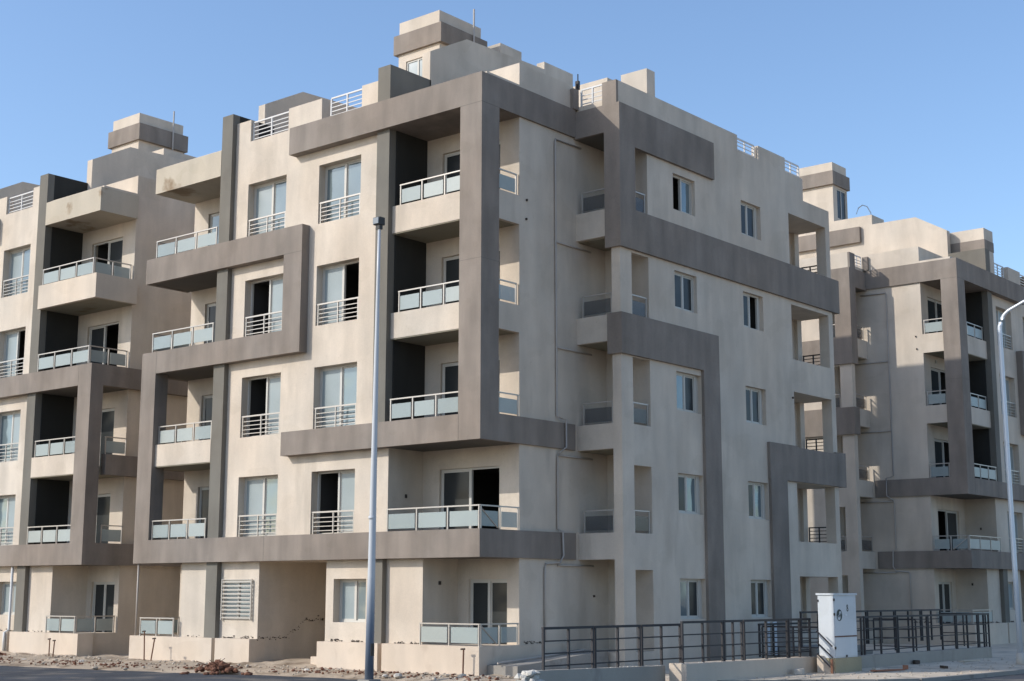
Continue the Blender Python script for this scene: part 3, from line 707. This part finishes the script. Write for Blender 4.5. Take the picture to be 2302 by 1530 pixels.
# ------------------------------------------------------------------ rooftop bits
a = thing('roof_antenna', 'small dark antenna mast on the roof behind the white railing gap', 'antenna', (-3.68, 9.2, 16.2))
g = G(); g.tube([(0,0,0),(0,0,3.3)], .02, 6); o = g.build('mast', 'black_rail', a); fixnormals(o)
G().box(-.08,.05,-.05,.05,2.75,3.05).build('antenna_head', 'black_rail', a)
a = thing('roof_pipe_loop', 'bent cable loop standing on the roof of the rear right block', 'cable', (-7.15, 36.9, 15.65))
g = G(); g.tube([(0,0,5.2),(.12,0,5.5),(.35,0,5.62),(.6,0,5.5),(.78,0,5.15),(.85,0,4.4),(.85,0,0)], .028, 6); o = g.build('cable', 'galv', a); fixnormals(o)

# ------------------------------------------------------------------ rubble, stubs and small debris
g = G(); rr = random.Random(11)
for i in range(1700):
    x = rr.uniform(-24, 1.2); y = edge_y(x)+rr.random()**.8*(-.05-edge_y(x))+rr.uniform(-.35, .1)
    r = .008+.05*rr.random()**5
    if rr.random() < .02: r *= 2
    g.rock((x, y, -.05+.09*min(1, max(0, (y-edge_y(x))/.8))), r, i)
o = g.build('rubble', 'stone'); o['kind'] = 'stuff'; o['label'] = 'small stones and rubble strewn along the sandy verge'
g = G()
cl = [rr.uniform(-3.7, 19.5) for _ in range(26)]
for i in range(330):
    y = rr.choice(cl)+rr.gauss(0, .22); x = (4.79 if y < 1.1 else 5.28)+rr.uniform(-.09, .09); z = .43-.05*(y+3.7)/4.9 if y < 1.1 else .43-.006*(y-1.1) if y < 7.7 else .345
    if 7.6 < y < 9 or y < -3.7 or y > 19.6: continue
    g.rock((x, y, z+.004), rr.uniform(.008, .03), i+5000)
o = g.build('rubble', 'pale_stone'); o['kind'] = 'stuff'; o['label'] = 'crumbs of mortar along the tops of the low walls'
g = G()
for i in range(260):
    x = rr.uniform(5.7, 9); y = rr.uniform(3.5, 20)
    if x > 8.3 and y < 7 or x > 6+(y-2.4)*.8: continue
    g.rock((x, y, .01), rr.uniform(.01, .035), i+9000)
o = g.build('rubble', 'stone'); o['kind'] = 'stuff'; o['label'] = 'grit scattered on the pavement right of the cabinet'
g = G()
for i in range(420):
    x = rr.choice((-20.5, -17.2, -13.8, -11.5, -8.2, -5.0, -2.2, .1))+rr.gauss(0, .7); y = edge_y(x)+.15+abs(rr.gauss(0, .5)); y = min(y, -.1)
    g.rock((x, y, -.04+.09*min(1, max(0, (y-edge_y(x))/.8))), rr.uniform(.012, .055), i+12000)
o = g.build('rubble', 'brown'); o['kind'] = 'stuff'; o['label'] = 'brown clods and dark crumbs scattered on the sandy verge'
# broken end of the low wall
g = G()
for i in range(26): g.rock((4.8+rr.gauss(0,.12), -3.9+rr.uniform(-.35,.2), rr.uniform(0,.42)), rr.uniform(.07,.16), 700+i)
tag(g.build('rubble_heap', 'pale_stone'), 'heap of pale broken mortar at the left end of the front low wall', 'rubble')
# reddish-brown soil heap with twigs
sh = thing('soil_heap', 'reddish brown heap of soil and dry twigs on the road edge under the left block', 'soil heap', (-7.35, -2.4, -.08))
g = G()
for i in range(130):
    a_, r_ = rr.uniform(0, 6.28), abs(rr.gauss(0, .32)); g.rock((r_*math.cos(a_)*1.5, r_*math.sin(a_)*.8, max(0, .34-.55*r_)*rr.uniform(.4, 1)), rr.uniform(.04, .12), 1300+i)
g.build('soil', 'brown', sh)['kind'] = 'stuff'
g = G()
for i in range(16):
    a_ = rr.uniform(0, 6.28); l_ = rr.uniform(.2, .55); c_ = Vector((rr.uniform(-.4,.4), rr.uniform(-.25,.25), .22))
    d_ = Vector((math.cos(a_)*l_, math.sin(a_)*l_, rr.uniform(-.05, .22))); g.tube([c_-d_*.3, c_+d_*.2, c_+d_*.8], .009, 4)
o = g.build('twigs', 'brown', sh); fixnormals(o); o['kind'] = 'stuff'
h = thing('soil_heap', 'low brown heap against the plinth of the left block beside a white pipe', 'soil heap', (-20.6, -1.2, -.05))
g = G()
for i in range(70):
    a_, r_ = rr.uniform(0, 6.28), abs(rr.gauss(0, .35)); g.rock((r_*math.cos(a_)*1.6, r_*math.sin(a_), max(0, .2-.3*r_)*rr.uniform(.4, 1)), rr.uniform(.04, .1), 2300+i)
g.build('soil', 'brown', h)['kind'] = 'stuff'
# stub pipes
for x, y, hgt, lean, lab in ((-18.05, -.75, .62, .0, 'rusty upright stub pipe before the left block, left of a pair'), (-17.75, -.8, .58, .06, 'rusty stub pipe before the left block, right of a pair'),
                             (-13.05, -.65, .95, -.05, 'rusty stub pipe with a bent head before the middle block'), (-12.6, -.75, .75, .16, 'tilted rusty stub pipe before the middle block'),
                             (-.35, -.22, .72, .02, 'rusty stub pipe with a tap at the corner plinth')):
    t_ = thing('stub_pipe', lab, 'pipe', (x, y, -.05), 'stub pipes standing in the verge')
    g = G(); g.tube([(0,0,0),(lean*.5,0,hgt*.5),(lean,0,hgt)], .022, 6); o = g.build('pipe', 'rust', t_); fixnormals(o)
    g = G(); g.tube([(lean-.09,0,hgt),(lean+.04,0,hgt+.01)], .026, 6); o = g.build('cap', 'chip', t_); fixnormals(o)
# individual bits of debris
def bit(name, x, y, z, sx, sy, sz, rot, m, lab, cat, grp=None):
    o = G().box(-sx/2, sx/2, -sy/2, sy/2, 0, sz).build(name, m); o.location = (x, y, z); o.rotation_euler = (rr.uniform(-.08,.08), rr.uniform(-.08,.08), rot); tag(o, lab, cat, grp)
bit('plank', 6.75, 9.2, .01, .14, 1.5, .04, -.12, 'brick_red', 'reddish broken plank lying on the pavement right of the cabinet', 'plank')
bit('brick', 6.7, 10.4, .01, .14, .26, .11, .5, 'brick_red', 'red broken brick on the pavement beyond the plank', 'brick')
bit('brick', 6.62, 8.75, .01, .12, .2, .09, 1.0, 'pale_stone', 'pale broken block at the near end of the plank', 'block')
bit('brick', 7.3, 11.6, .01, .12, .26, .07, .9, 'chip', 'dark brick lump alone on the pavement right of the cabinet', 'brick')
bit('plank', 6.1, 16.3, .01, .18, 1.4, .03, .05, 'pave', 'pale flat board lying by the right low wall', 'plank')
bit('brick', 5.75, 6.1, .01, .2, .3, .14, .3, 'pale_stone', 'white block at the foot of the low wall beside the cabinet', 'block')
bit('brick', 5.62, 13.5, .0, .14, .22, .12, .8, 'chip', 'dark lump at the foot of the right low wall', 'brick')
for i, (x, y, r_, lab) in enumerate(((-2.0, -1.35, .09, 'white lump of plaster left of the corner plinth, smaller'), (-1.65, -1.25, .14, 'white lump of plaster before the corner plinth, tallest'), (-13.9, -2.3, .12, 'pale stone on the sandy verge under the left block gap'), (-16.9, -2.4, .1, 'pale stone on the verge before the left block'), (-5.2, -1.1, .11, 'dark-edged stone before the entrance passage'))):
    g = G(); g.rock((0, 0, 0), r_, 4000+i); o = g.build('stone', 'pale_stone'); o.location = (x, y, -.02+r_*.2); tag(o, lab, 'stone', 'loose stones on the verge')
